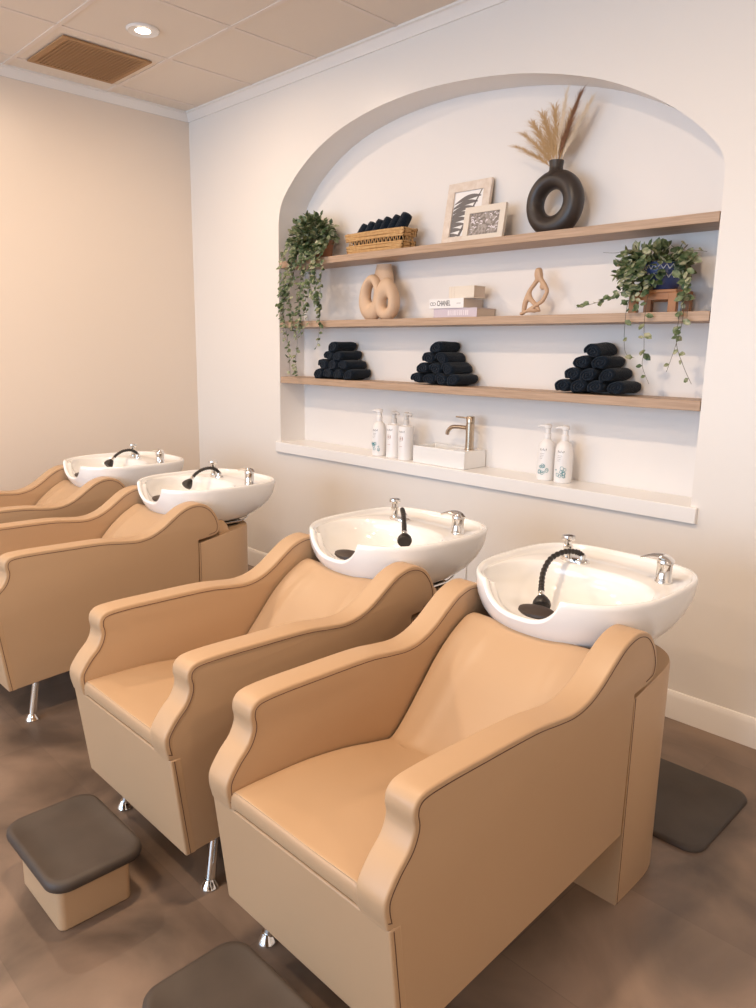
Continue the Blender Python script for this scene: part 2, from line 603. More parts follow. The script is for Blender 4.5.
def make_chair(label, cx):
    t = thing('shampoo_chair', label, 'salon chair', (cx, Y0, 0), 0, 'beige shampoo chairs in a row below the niche wall')
    lm = M['leather']
    TH = 0.078
    # arms
    for s in (-1, 1):
        b = MB()
        pts = [(y - Y0, z) for y, z in ARM]
        b.prism(pts, lambda p: s * (hw(p[0] + Y0) - TH), lambda p: s * hw(p[0] + Y0), 'x')
        a = b.build('armrest', lm, t, bevel=0.013, seg=4, angle=180)
        # piping on both faces, from the front bottom corner over the top to the lobe
        path = inset([(0.848, 0.462)] + arm_top, 0.0135)
        for xx in (0.0003, -TH - 0.0003):
            b = MB()
            b.tube([(s * (hw(y) + xx), y - Y0, z) for y, z in path], 0.0011, 6)
            b.build('piping', M['stitch'], a)
    # front panel
    b = MB()
    pz = [(0.8505 - Y0, 0.457), (0.8830 - Y0, 0.457), (0.9180 - Y0, 0.162), (0.8855 - Y0, 0.162)]
    b.prism(pz, -0.2952, 0.2952, 'x')
    fp = b.build('front_panel', lm, t, bevel=0.005, seg=3)
    for s in (-1, 1):
        b = MB()
        b.tube([(s * 0.2953, 0.8625 - Y0, 0.452), (s * 0.2953, 0.8985 - Y0, 0.166)], 0.0011, 6)
        b.build('piping', M['stitch'], fp)
    # underside
    b = MB()
    b.prism([(0.905 - Y0, 0.175), (0.870 - Y0, 0.42), (1.40 - Y0, 0.40), (1.735 - Y0, 0.40), (1.735 - Y0, 0.232)], -0.213, 0.213, 'x')
    b.build('base_frame', M['dark_metal'], t)
    # seat cushion
    W = 0.2175

    def cushion(name, prof, under, wrinkle, amp, closed_front=None):
        up_ = [tuple(p)[:2] for p in catmull([(y, z, 0) for y, z in prof], 6)]
        loop = up_ + under
        nx = 33
        rings = []
        for i in range(nx):
            u = -1 + 2 * i / (nx - 1)
            ue = 1 - abs(u)
            rnd_ = -0.010 * max(0, 1 - ue / 0.10) ** 2
            ring = []
            for k_, (y, z) in enumerate(loop):
                dz = 0
                if k_ < len(up_):
                    dz = rnd_ + wrinkle(u, k_ / (len(up_) - 1)) * amp
                ring.append((u * W, y - Y0, z + dz))
            rings.append(ring)
        b = MB()
        b.rings(rings)
        return b.build(name, lm, t, angle=50)

    def wr_seat(u, v):
        return -0.6 * math.exp(-((v - 0.75) / 0.25) ** 2) * (1 - u * u) + 0.10 * math.sin(5 * u + 9 * v) * v

    sprof = [(0.852, 0.463), (0.8495, 0.478), (0.850, 0.494), (0.854, 0.503), (0.864, 0.5075), (0.95, 0.507), (1.07, 0.502), (1.20, 0.484), (1.30, 0.462), (1.37, 0.448)]
    seat = cushion('seat', sprof, [(1.37, 0.412), (0.872, 0.428), (0.868, 0.462)], wr_seat, 0.014)

    def wr_back(u, v):
        g = -0.9 * (1 - u * u) * math.sin(PI * min(1, v * 1.05))
        for uu, sgn in ((-0.62, 1), (0.62, 1)):
            g += 0.42 * math.exp(-((u - uu - 0.25 * sgn * (v - 0.3) * (1 if uu < 0 else -1)) / 0.10) ** 2) * math.exp(-((v - 0.35) / 0.35) ** 2)
        return g

    bprof = [(1.355, 0.446), (1.385, 0.452), (1.43, 0.490), (1.50, 0.568), (1.56, 0.636), (1.62, 0.687), (1.67, 0.718), (1.70, 0.731),
             (1.722, 0.728), (1.732, 0.712)]
    cushion('backrest', bprof, [(1.722, 0.680), (1.60, 0.60), (1.44, 0.42), (1.38, 0.415)], wr_back, 0.020)
    # pedestal: flat sides, rounded back
    plan = [(0.306, 1.746), (0.306, 1.80)]
    for k_ in range(15):
        q = 0.5 * PI * k_ / 14
        plan.append((0.306 * math.cos(q) ** (2 / 3.0), 1.85 + 0.255 * math.sin(q) ** (2 / 3.0)))
    plan = plan + [(-x, y) for x, y in reversed(plan[:-1])]

    def ptop(y):
        return 0.617 + 0.033 * min(1, (y - 1.746) / 0.18)
    b = MB()
    b.rings([[(x * f_, (1.746 + (y - 1.746) * f_) - Y0, z(y)) for x, y in plan] for f_, z in
             ((0.99, lambda y: 0.0), (1.0, lambda y: 0.006), (1.0, lambda y: ptop(y) - 0.008), (0.992, lambda y: ptop(y)))])
    pd = b.build('pedestal', lm, t, angle=35)
    for s in (-1, 1):
        b = MB()
        b.tube([(s * 0.3062, 1.752 - Y0, 0.62), (s * 0.3062, 1.752 - Y0, 0.004)], 0.0011, 6)
        b.build('piping', M['stitch'], pd)
    # soft collar behind the lobes
    b = MB()
    col = []
    nz_ = 24
    for i in range(nz_ + 1):
        u = -1 + 2 * i / nz_
        x = u * 0.268
        h = 0.706 - 0.045 * abs(u) ** 8 + 0.003 * math.sin(30 * u)
        col.append([(x, 1.872 - Y0, 0.63), (x, 1.876 - Y0, h - 0.012), (x, 1.887 - Y0, h), (x, 1.915 - Y0, h + 0.001), (x, 1.932 - Y0, h - 0.012), (x, 1.940 - Y0, 0.63)])
    b.rings(col)
    b.build('collar', lm, t, angle=80)
    # legs
    for s in (-1, 1):
        b = MB()
        b.tube([(s * 0.236, 1.015 - Y0, 0.19), (s * 0.256, 0.979 - Y0, 0.022)], [0.0125, 0.0155], 14)
        lg = b.build('leg', M['chrome'], t)
        b = MB()
        b.lathe([(0.024, 0.0), (0.026, 0.004), (0.024, 0.009), (0.017, 0.020), (0.0135, 0.028)], L3(s * 0.258, 0.975, 0), 20)
        b.build('foot', M['chrome'], lg)
    # ---------------- bowl
    N = 176
    CY = 1.97

    def P(th, sc=1.0):
        c, s_ = math.cos(th), math.sin(th)
        n = 3.6 if s_ > 0 else 2.6
        x = 0.290 * math.copysign(abs(c) ** (2 / n), c)
        y = 0.312 * math.copysign(abs(s_) ** (2 / n), s_)
        tt = max(0.0, -y / 0.312)
        x *= 1 - 0.06 * tt * tt
        return x * sc, CY + y * sc

    def zr(th):
        x, y = P(th)
        if y > CY:
            return 0.850
        u_ = abs(x + 0.020) / 0.132
        a_ = max(0.0, 1 - u_ ** 3.0) ** 0.7 if u_ < 1 else 0.0
        return 0.850 - 0.078 * a_

    def Bs(th):
        return 0.175 * math.cos(th), 1.935 + 0.135 * math.sin(th)

    def Q(th):
        c, s_ = math.cos(th), math.sin(th)
        n = 2.5
        x = 0.250 * math.copysign(abs(c) ** (2 / n), c)
        y = (0.200 if s_ > 0 else 0.158) * math.copysign(abs(s_) ** (2 / n), s_)
        return x, 1.868 + y
    ths = [2 * PI * i / N for i in range(N)]
    rings = []
    zb = 0.668
    ZT = 0.842

    def fcut(h):
        return math.sin(math.acos(1 - (min(ZT, zr(h) - 0.008) - zb) / (ZT - zb)))

    def PN(h, sc=1.0):
        bx, by = Bs(h)
        px, py = P(h)
        f_ = fcut(h)
        x, y = bx + (px - bx) * f_, by + (py - by) * f_
        return x * sc, CY + (y - CY) * sc
    rings.append([L3(Bs(h)[0] * 0.6, 1.935 + (Bs(h)[1] - 1.935) * 0.6, zb) for h in ths])
    for a_ in [0, 0.08, 0.2, 0.35, 0.5, 0.65, 0.8, 0.9, 0.97]:
        an = a_ * PI / 2
        ring = []
        for h in ths:
            bx, by = Bs(h)
            px, py = P(h)
            an_ = min(an, math.acos(1 - (min(ZT, zr(h) - 0.008) - zb) / (ZT - zb)) - 0.012 * (1 - a_))
            f_ = math.sin(an_)
            ring.append(L3(bx + (px - bx) * f_, by + (py - by) * f_, zb + (ZT - zb) * (1 - math.cos(an_))))
        rings.append(ring)

    def rim(sc, dz):
        return [L3(PN(h, sc)[0], PN(h, sc)[1], zr(h) + dz) for h in ths]
    rings += [rim(1.0, -0.007), rim(0.994, -0.001), rim(0.982, 0.003), rim(0.966, 0.003), rim(0.950, -0.001), rim(0.940, -0.006), rim(0.934, -0.012)]

    def qring(f_, dz):
        ring = []
        for h in ths:
            qx, qy = Q(h)
            px, py = PN(h, 0.934)
            x = qx + (px - qx) * f_
            y = qy + (py - qy) * f_
            ring.append(L3(x, y, zr(h) + dz))
        return ring
    rings += [qring(0.5, -0.013), qring(0.06, -0.013), qring(0.0, -0.017)]
    for a_ in [0.1, 0.25, 0.42, 0.6, 0.78, 0.92]:
        an = a_ * PI / 2
        ring = []
        for h in ths:
            qx, qy = Q(h)
            f_ = math.cos(an) * 0.86 + 0.14
            z0 = zr(h) - 0.017
            ring.append(L3(qx * f_, 1.895 + (qy - 1.895) * f_, z0 + (0.700 - z0) * math.sin(an)))
        rings.append(ring)
    rings.append([L3(0.02 * math.cos(h), 1.895 + 0.02 * math.sin(h), 0.698) for h in ths])
    b = MB()
    b.rings(rings)
    bowl = b.build('basin_bowl', M['ceramic'], t, angle=80)
    b = MB()
    b.lathe([(0.001, 0.704), (0.022, 0.704), (0.026, 0.700), (0.026, 0.696)], L3(0, 1.895, 0), 20)
    b.build('drain', M['chrome'], bowl)
    # neck rest
    b = MB()
    pr = [(0.001, 0.0), (0.55, 0.001), (0.9, 0.004), (1.0, 0.010), (0.96, 0.016), (0.6, 0.021), (0.001, 0.022)]
    mt = Matrix.Translation(L3(0.010, 1.722, 0.776)) @ Matrix.Rotation(0.12, 4, 'X')
    b.lathe([(r, z) for r, z in pr], (0, 0, 0), 32, sx=0.058, sy=0.034, mtx=mt)
    b.build('neck_rest', M['rest'], t)
    # bracket + hose
    b = MB()
    b.box(-0.20, 0.20, 1.80 - Y0, 2.03 - Y0, 0.650, 0.668)
    br = b.build('bracket', M['dark_metal'], t, bevel=0.003, seg=2)
    for s in (-1, 1):
        b = MB()
        b.tube([L3(s * 0.205, 1.80, 0.661), L3(s * 0.205, 2.04, 0.664), L3(s * 0.204, 2.075, 0.674), L3(s * 0.20, 2.09, 0.69)], 0.005, 8)
        b.build('rail', M['chrome'], br)
    b = MB()
    b.tube(catmull([L3(0.11, 2.15, 0.735), L3(0.12, 2.165, 0.71), L3(0.125, 2.14, 0.675), L3(0.12, 2.07, 0.662), L3(0.11, 2.0, 0.66)], 6), 0.009, 10)
    b.build('drain_hose', M['rubber'], t)
    # sprayer mount
    DX, DY, DZ = -0.112, 2.105, 0.838
    b = MB()
    b.lathe([(0.001, 0.002), (0.95, 0.002), (1.0, 0.0), (1.0, 0.007), (0.9, 0.012), (0.4, 0.014), (0.001, 0.014)][1:], L3(DX + 0.01, DY, DZ - 0.002), 32, sx=0.052, sy=0.026)
    b.lathe([(0.013, 0.01), (0.013, 0.030), (0.016, 0.034), (0.016, 0.046), (0.012, 0.050), (0.012, 0.062), (0.021, 0.066), (0.023, 0.072), (0.021, 0.080), (0.010, 0.083), (0.001, 0.083)], L3(DX - 0.018, DY, DZ), 24)
    b.lathe([(0.012, 0.01), (0.012, 0.022), (0.009, 0.026), (0.001, 0.027)], L3(DX + 0.036, DY, DZ), 20)
    b.build('sprayer_mount', M['chrome'], t)
    # mixer tap
    TX = 0.196
    b = MB()
    b.lathe([(0.026, 0.0), (0.026, 0.004), (0.0235, 0.007), (0.0225, 0.050), (0.0235, 0.054), (0.0240, 0.062), (0.021, 0.069), (0.001, 0.073)], L3(TX, DY, DZ), 28)
    mx = b.build('mixer_tap', M['chrome'], t)
    b = MB()
    pth = catmull([L3(TX + 0.021, DY + 0.002, DZ + 0.060), L3(TX + 0.002, DY, DZ + 0.0745), L3(TX - 0.032, DY - 0.008, DZ + 0.076), L3(TX - 0.068, DY - 0.016, DZ + 0.064)], 6)
    b.tube(pth, [0.0075 if i < 8 else 0.0075 - 0.0045 * (i - 8) / (len(pth) - 8) for i in range(len(pth))], 16, flat=2.5)
    b.build('lever', M['chrome'], mx)
    return t


def spray_hose(t, kind):
    """black corrugated hose with a spray head; kind = how it is laid"""
    DX, DY, DZ = -0.112, 2.105, 0.838
    if kind == 'rest':
        pts = [(DX + 0.036, DY, DZ + 0.022), (DX + 0.026, DY - 0.014, DZ + 0.034), (DX + 0.006, DY - 0.055, DZ + 0.040), (DX - 0.004, DY - 0.12, DZ + 0.028),
               (DX + 0.015, DY - 0.19, DZ + 0.004), (DX + 0.045, DY - 0.245, DZ - 0.022), (DX + 0.062, DY - 0.270, DZ - 0.036)]
    elif kind == 'basin':
        pts = [(DX + 0.036, DY, DZ + 0.022), (DX + 0.034, DY - 0.010, DZ + 0.042), (DX + 0.055, DY - 0.035, DZ + 0.052), (DX + 0.095, DY - 0.072, DZ + 0.050),
               (DX + 0.145, DY - 0.120, DZ + 0.038), (DX + 0.185, DY - 0.160, DZ + 0.022), (DX + 0.205, DY - 0.180, DZ + 0.012)]
    else:
        pts = [(DX + 0.036, DY, DZ + 0.022), (DX + 0.030, DY - 0.014, DZ + 0.040), (DX + 0.018, DY - 0.042, DZ + 0.050), (DX + 0.005, DY - 0.080, DZ + 0.044),
               (DX + 0.0, DY - 0.115, DZ + 0.026), (DX + 0.0, DY - 0.135, DZ + 0.008)]
    path = catmull([L3(*p) for p in pts], 12)
    rr = [0.0082 + 0.0016 * math.sin(i * 1.9) for i in range(len(path))]
    b = MB()
    b.tube(path, rr, 12)
    h = b.build('hose', M['rubber'], t, angle=180)
    e = path[-1]
    d = (path[-1] - path[-4]).normalized()
    q = d.to_track_quat('Z', 'Y').to_matrix().to_4x4()
    mt = Matrix.Translation(e) @ q
    b = MB()
    b.lathe([(0.0085, -0.004), (0.0095, 0.0), (0.0095, 0.014), (0.008, 0.018)], (0, 0, 0), 16, mtx=mt)
    b.build('chrome_collar', M['chrome'], h)
    b = MB()
    b.lathe([(0.009, 0.014), (0.014, 0.020), (0.020, 0.030), (0.0255, 0.042), (0.027, 0.052), (0.024, 0.060), (0.012, 0.064), (0.001, 0.064)], (0, 0, 0), 20, mtx=mt)
    b.build('spray_head', M['rubber'], h)


CH = [(-1.105, 'nearest beige leather shampoo chair, wholly in view, with sprayer lying on its neck rest', 'rest'),
      (-1.895, 'second nearest beige shampoo chair, right beside the nearest, sprayer hanging inside its bowl', 'basin'),
      (-3.225, 'third beige shampoo chair from the camera, its pedestal side visible in front of the corner', 'out'),
      (-4.115, 'farthest beige shampoo chair, cut by the left edge beside the left wall', 'out')]
proto = make_chair(CH[0][1], CH[0][0])
for i, (cx, lab, kind) in enumerate(CH[1:]):
    c = dup(proto, (cx, Y0, 0), lab)
    spray_hose(c, kind)
spray_hose(proto, 'rest')


# ------------------------------------------------------------------ footstools and mat
def rrect(hx, hy, r, n=8):
    pts = []
    for cx_, cy_, a0 in ((hx - r, hy - r, 0), (-hx + r, hy - r, PI / 2), (-hx + r, -hy + r, PI), (hx - r, -hy + r, 1.5 * PI)):
        for k_ in range(n + 1):
            a_ = a0 + PI / 2 * k_ / n
            pts.append((cx_ + r * math.cos(a_), cy_ + r * math.sin(a_)))
    return pts


def footstool(loc, label):
    t = thing('footstool', label, 'footstool', loc, 0, 'low footstools in front of the chairs')
    b = MB()
    b.prism(rrect(0.135, 0.100, 0.02), 0.0, 0.142, 'z')
    b.build('box_base', M['leather'], t, bevel=0.004, seg=2)
    b = MB()
    o_ = rrect(0.185, 0.130, 0.055)
    rings = []
    for sc, z in ((0.95, 0.142), (0.99, 0.146), (1.0, 0.155), (0.99, 0.166), (0.955, 0.172), (0.90, 0.1735), (0.86, 0.1715), (0.5, 0.1715)):
        rings.append([(x * sc, y * sc, z) for x, y in o_])
    b.rings(rings)
    b.build('cushion_pad', M['mat'], t, angle=80)
    return t


footstool((-1.885, 0.700, 0), 'low beige footstool with dark pad beside the second chair, wholly in view')
footstool((-1.095, 0.700, 0), 'low footstool with dark pad cut by the bottom edge before the nearest chair')

t = MB()
pts = rrect(0.33, 0.225, 0.055)
rings = [[(x * sc, y * sc, z) for x, y in pts] for sc, z in ((1.0, 0.0), (1.0, 0.006), (0.985, 0.014), (0.95, 0.017), (0.5, 0.017))]
t.rings(rings)
o = t.build('floor_mat', M['mat'], angle=60)
o.location = (-1.055, 2.342, 0)
tag(o, 'dark rounded rubber mat on the floor behind the nearest chair', 'mat')

# access panel on the wall between the two nearest chairs
t = thing('access_panel', 'small white plumbing access panel low on the wall between the two nearest chairs', 'panel', (-2.43, WY, 0.36))
b = MB()
b.box(-0.13, 0.13, -0.010, -0.001, -0.15, 0.15)
pp = b.build('panel_cover', M['trim'], t, bevel=0.003, seg=2)
for x in (-0.115, 0.115):
    for z in (-0.13, 0.13):
        b = MB()
        b.lathe([(0.005, 0), (0.005, 0.002), (0.002, 0.003)], (0, 0, 0), 10, mtx=Matrix.Translation((x, -0.010, z)) @ Matrix.Rotation(PI / 2, 4, 'X'))
        b.build('screw', M['chrome'], pp)


# ------------------------------------------------------------------ towels
def roll_mesh(seed, rx, rz, ln):
    rnd = random.Random(seed)
    b = MB()
    n = 84
    turns = 2.6
    outer, inner = [], []
    for i in range(n + 1):
        a_ = 2 * PI * turns * i / n
        r = 0.16 + 0.84 * i / n
        w_ = 1 + 0.035 * math.sin(a_ * 3 + seed) + 0.02 * math.sin(a_ * 7 + 2 * seed)
        th_ = 0.84 / turns * 0.86
        outer.append((r * w_, a_))
        inner.append((max(0.02, r * w_ - th_), a_))
    m_ = 9
    rings = []
    for j in range(m_ + 1):
        v = j / m_
        y = (v - 0.5) * ln
        e = 1 - 0.10 * max(0, abs(2 * v - 1) - 0.8) / 0.2
        w2 = 1 + 0.03 * math.sin(7 * v + seed)
        ring = []
        for r, a_ in outer:
            off = 0.004 * (1 - r) * (1 if y < 0 else -1) if abs(v - 0.5) > 0.49 else 0
            ring.append((rx * r * e * w2 * math.cos(a_), y + off, rz * r * e * w2 * math.sin(a_)))
        for r, a_ in reversed(inner):
            ring.append((rx * r * e * w2 * math.cos(a_), y, rz * r * e * w2 * math.sin(a_)))
        rings.append(ring)
    # end caps as strips of the spiral
    nn = len(rings[0])
    vs = [p for r in rings for p in r]
    fs = []
    for k_ in range(m_):
        for i in range(nn):
            j = (i + 1) % nn
            fs.append((k_ * nn + i, k_ * nn + j, (k_ + 1) * nn + j, (k_ + 1) * nn + i))
    half = n + 1
    for base in (0, m_ * nn):
        for i in range(n):
            fs.append((base + i, base + i + 1, base + nn - 2 - i, base + nn - 1 - i))
    b.add(vs, fs)
    return b


TOW = []
for sd in range(4):
    o = roll_mesh(sd * 1.7 + 0.4, 0.0465, 0.0335, 0.168).build('rolled_towel', M['towel'], angle=180)
    TOW.append(o.data)
    bpy.data.objects.remove(o)
ti = [0]


def towel(loc, rot, label, group, scale=(1, 1, 1)):
    o = bpy.data.objects.new('rolled_towel', TOW[ti[0] % 4])
    ti[0] += 1
    COL.objects.link(o)
    o.location = loc
    o.rotation_euler = rot
    o.scale = scale
    tag(o, label, 'towel', group)
    return o


rnames = ['bottom row', 'second row', 'third row', 'top']
cols_ = {4: ['leftmost', 'second from left', 'second from right', 'rightmost'], 3: ['left', 'middle', 'right'], 2: ['left', 'right'], 1: ['']}


def towel_stack(xl, pitch, dz, who, top_tilt=0.0):
    for r in range(4):
        n = 4 - r
        for k_ in range(n):
            x = xl + pitch * (0.5 + k_ + 0.5 * r) + random.uniform(-0.003, 0.003)
            y = 3.035 + random.uniform(-0.006, 0.006)
            z = Z1 + 0.0322 + dz * r
            if r == 3:
                lab = 'navy rolled towel crowning the %s towel stack on the lowest shelf' % who
            else:
                lab = 'navy rolled towel, %s of the %s in the %s towel stack' % (cols_[n][k_], rnames[r], who)
            towel((x, y, z), (top_tilt if r == 3 else random.uniform(-0.03, 0.03), random.uniform(-0.5, 0.5), random.uniform(-0.06, 0.06)), lab,
                  'navy towels of the %s stack' % who, (1, random.uniform(0.96, 1.03), 1))


towel_stack(-3.548, 0.0865, 0.0525, 'left')
towel_stack(-2.752, 0.0865, 0.0535, 'middle')
towel_stack(-1.862, 0.0870, 0.0520, 'right', 0.06)

# ------------------------------------------------------------------ basket with towels
BX0, BX1, BY0, BY1 = -3.268, -2.835, 2.962, 3.060
bc = ((BX0 + BX1) / 2, (BY0 + BY1) / 2)
t = thing('wicker_basket', 'low tan wicker basket holding rolled towels on the top shelf', 'basket', (bc[0], bc[1], Z3))
hx, hy = (BX1 - BX0) / 2, (BY1 - BY0) / 2


def bask(sx, z, n=10):
    return [(x, y, z) for x, y in rrect(hx * sx, hy * sx, 0.02, n)]


b = MB()


def ringtube(sx, z, r, wob=0):
    base = catmull(bask(sx, z, 6), 3, closed=True)
    pts = [p + Vector((0, 0, wob * math.sin(i * 1.25))) for i, p in enumerate(base)]
    b.tube(pts, r, 6, closed=True)


zz = 0.006
for k_ in range(5):
    ringtube(0.957 + 0.004 * k_, zz + k_ * 0.0085, 0.0056, 0.0018 * (-1) ** k_)
for k_ in range(4):
    ringtube(0.985 + 0.005 * k_, 0.072 + k_ * 0.0085, 0.0056, 0.0018 * (-1) ** k_)
ringtube(1.006, 0.103, 0.0070, 0.002)
# open zig-zag band between the woven bands
raw = [Vector(p) for p in bask(0.978, 0.058, 6)]
base = []
for p, p2 in zip(raw, raw[1:] + raw[:1]):
    n = max(1, int((p2 - p).length / 0.002))
    base += [p.lerp(p2, k_ / n) for k_ in range(n)]
npost = 64
for q in range(npost):
    i = int(len(base) * q / npost)
    p = base[i]
    dirv = (base[(i + 1) % len(base)] - p).normalized()
    sg = 0.0055 if q % 2 else -0.0055
    b.tube([p - dirv * sg + Vector((0, 0, -0.018)), p + dirv * sg + Vector((0, 0, 0.018))], 0.0028, 6)
b.build('wicker_wall', M['wicker'], t, angle=180)
b = MB()
b.prism([(x, y) for x, y, _ in bask(0.93, 0)], 0.001, 0.006, 'z')
b.build('bottom', M['wicker'], t)
bn = ['leftmost', 'second from left', 'third from left', 'third from right', 'second from right', 'rightmost']
for k_ in range(6):
    x = -3.205 + k_ * 0.062
    towel((x, 3.020, Z3 + 0.102 + 0.004 * k_), (1.12 + 0.03 * (k_ % 2), 0.22, 0.02),
          'dark rolled towel standing in the wicker basket, %s of six' % bn[k_], 'dark towels in the wicker basket', (0.78, 0.72 + 0.02 * k_, 1.12))


# ------------------------------------------------------------------ picture frames
def picture_frame(name_label, loc, w, h, fw, m, tilt, rotz, art, paper, motif):
    t = thing('picture_frame', name_label, 'picture frame', loc, rotz)
    mt = Matrix.Rotation(-tilt, 4, 'X')
    b = MB()
    d = 0.018
    # local: x width, z height, y 0 front .. d back
    for (x0, x1, z0, z1) in ((-w / 2, w / 2, 0, fw), (-w / 2, w / 2, h - fw, h), (-w / 2, -w / 2 + fw, fw, h - fw), (w / 2 - fw, w / 2, fw, h - fw)):
        b.box(x0, x1, 0, d, z0, z1, mt)
    b.build('frame_border', m, t, bevel=0.0012, seg=1)
    b = MB()
    b.box(-w / 2 + 0.003, w / 2 - 0.003, d - 0.002, d, 0.003, h - 0.003, mt)
    b.build('backing', M['rest'], t)
    b = MB()
    b.box(-w / 2 + fw, w / 2 - fw, d - 0.010, d - 0.008, fw, h - fw, mt)
    art_o = b.build('art_print', paper, t, smooth=False)
    b = MB()
    art(b, mt, -w / 2 + fw, w / 2 - fw, fw, h - fw, d - 0.0104)
    if b.v:
        b.build('print_motif', motif, art_o, smooth=False)
    return t


def leaf_art(b, mt, x0, x1, z0, z1, y):
    W_, H_ = x1 - x0, z1 - z0

    def clip(p):
        return (min(x1 - 0.001, max(x0 + 0.001, p[0])), min(z1 - 0.001, max(z0 + 0.001, p[1])))
    for i in range(8):
        sx, sz = x0 + W_ * (0.92 - 0.085 * i), z0 + H_ * (0.86 - 0.118 * i)
        up = []
        dn = []
        for k_ in range(13):
            q = k_ / 12
            cx_ = sx - q * W_ * 0.98
            cz_ = sz + H_ * (0.13 * q - 0.30 * q * q)
            wd = H_ * 0.052 * math.sin(PI * min(1, q * 1.04 + 0.03)) + 0.0006
            up.append(clip((cx_, cz_ + wd)))
            dn.append(clip((cx_, cz_ - wd)))
        vs = [mt @ Vector((p[0], y, p[1])) for p in up + dn]
        b.add(vs, [(k_, k_ + 1, 13 + k_ + 1, 13 + k_) for k_ in range(12)])
    vs = [mt @ Vector((p[0], y, p[1])) for p in (clip((x1 - W_ * 0.10, z1)), clip((x1 - W_ * 0.06, z1)), clip((x0 + W_ * 0.35, z0)), clip((x0 + W_ * 0.25, z0)))]
    b.add(vs, [(0, 1, 2, 3)])


def texture_art(b, mt, x0, x1, z0, z1, y):
    rnd = random.Random(3)
    W_, H_ = x1 - x0, z1 - z0
    for i in range(46):
        cx_ = rnd.uniform(x0 + 0.01, x1 - 0.01)
        cz_ = rnd.uniform(z0 + 0.012, z1 - 0.008)
        u = (cx_ - x0) / W_
        w_ = (cz_ - z0) / H_
        if (u - 0.45) ** 2 + (w_ - 0.25) ** 2 < 0.045:
            continue
        a0 = rnd.uniform(-0.8, 0.9)
        ln = rnd.uniform(0.008, 0.02)
        pts = []
        for k_ in range(5):
            q = k_ / 4 - 0.5
            pts.append((min(x1 - 0.001, max(x0 + 0.001, cx_ + q * ln * math.cos(a0))), min(z1 - 0.001, max(z0 + 0.001, cz_ + q * ln * math.sin(a0) + 0.004 * math.cos(q * 3)))))
        wd = rnd.uniform(0.0012, 0.003)
        vs = [mt @ Vector((p[0], y, min(z1, p[1] + wd))) for p in pts] + [mt @ Vector((p[0], y, p[1] - wd)) for p in pts]
        b.add(vs, [(k_, k_ + 1, 5 + k_ + 1, 5 + k_) for k_ in range(4)])


picture_frame('taller pale wood picture frame with a grey leaf print, leaning on the niche wall', (-2.515, 3.055, Z3 + 0.0015), 0.275, 0.315, 0.045, M['frame'], 0.17, 0.0, leaf_art, M['book_white'], M['greyink'])
picture_frame('smaller cream picture frame with a grey photo, in front of the taller frame', (-2.350, 3.000, Z3 + 0.001), 0.245, 0.170, 0.032, M['frame2'], 0.16, 0.0, texture_art, M['greyphoto'], M['paleink'])

# ------------------------------------------------------------------ ring vase with dried grass
t = thing('ring_vase', 'matte black ring shaped vase with open centre on the top shelf', 'vase', (-1.968, 3.03, Z3))
b = MB()
NR, NS = 56, 24
rings = []
for i in range(NR):
    a_ = 2 * PI * i / NR
    # centre line of the donut body (outer 0.285 wide, 0.27 high; hole 0.115 x 0.14)
    cxr = 0.0 + 0.099 * math.cos(a_)
    czr = 0.131 + 0.099 * math.sin(a_)
    th_ = 0.041 + 0.0045 * math.cos(a_) + (0.006 * max(0, -math.sin(a_)))
    ring = []
    for k_ in range(NS):
        c_ = 2 * PI * k_ / NS
        rad = th_ * math.cos(c_)
        x = cxr + rad * math.cos(a_)
        z = czr + rad * math.sin(a_)
        y = 0.047 * math.sin(c_)
        z = max(0.0, z)
        ring.append((x, y, z))
    rings.append(ring)
rings.append(rings[0])
b.rings(rings, True, False, False)
b.build('ring_body', M['vase'], t, angle=180)
b = MB()
b.lathe([(0.047, 0.243), (0.040, 0.256), (0.031, 0.268), (0.030, 0.285), (0.033, 0.305), (0.033, 0.308), (0.029, 0.308), (0.026, 0.29), (0.025, 0.262), (0.001, 0.262)], (0, 0, 0), 28)
b.build('neck', M['vase'], t, angle=80)


def plume(lean_x, lean_y, ln, m, label, spread, seed, width=0.02, nst=90, base=(0, 0)):
    rnd = random.Random(seed)
    b = MB()
    o0 = Vector((base[0], base[1], 0.0))
    tip = Vector((lean_x, lean_y, ln))

    def stem(q):
        return o0 + Vector((tip.x * (q ** 1.35), tip.y * (q ** 1.35), tip.z * q))
    b.tube([stem(q / 8) for q in range(9)], [0.0022 - 0.0016 * q / 8 for q in range(9)], 5)
    for i in range(nst):
        q = rnd.uniform(0.22, 1.0)
        p = stem(q)
        d = (stem(min(1, q + 0.02)) - stem(q - 0.02)).normalized()
        side = Vector((rnd.uniform(-1, 1), rnd.uniform(-0.25, 0.25), 0)) * spread
        l_ = rnd.uniform(0.04, 0.115) * (1.3 - 0.6 * q)
        mid = p + d * l_ * 0.5 + side * l_ * 0.45
        end = p + d * l_ * (0.95 - 0.3 * spread) + side * l_ * rnd.uniform(0.8, 1.5) + Vector((0, 0, -0.006))
        wv = Vector((0.0008, 0, 0))
        b.add([p - wv, p + wv, mid + wv, mid - wv, end], [(0, 1, 2, 3), (3, 2, 4)])
    o = b.build('pampas_plume', m, None, smooth=False)
    o.location = (-1.968, 3.03, Z3 + 0.264)
    tag(o, label, 'dried grass', 'dried grasses in the black ring vase')
    return o


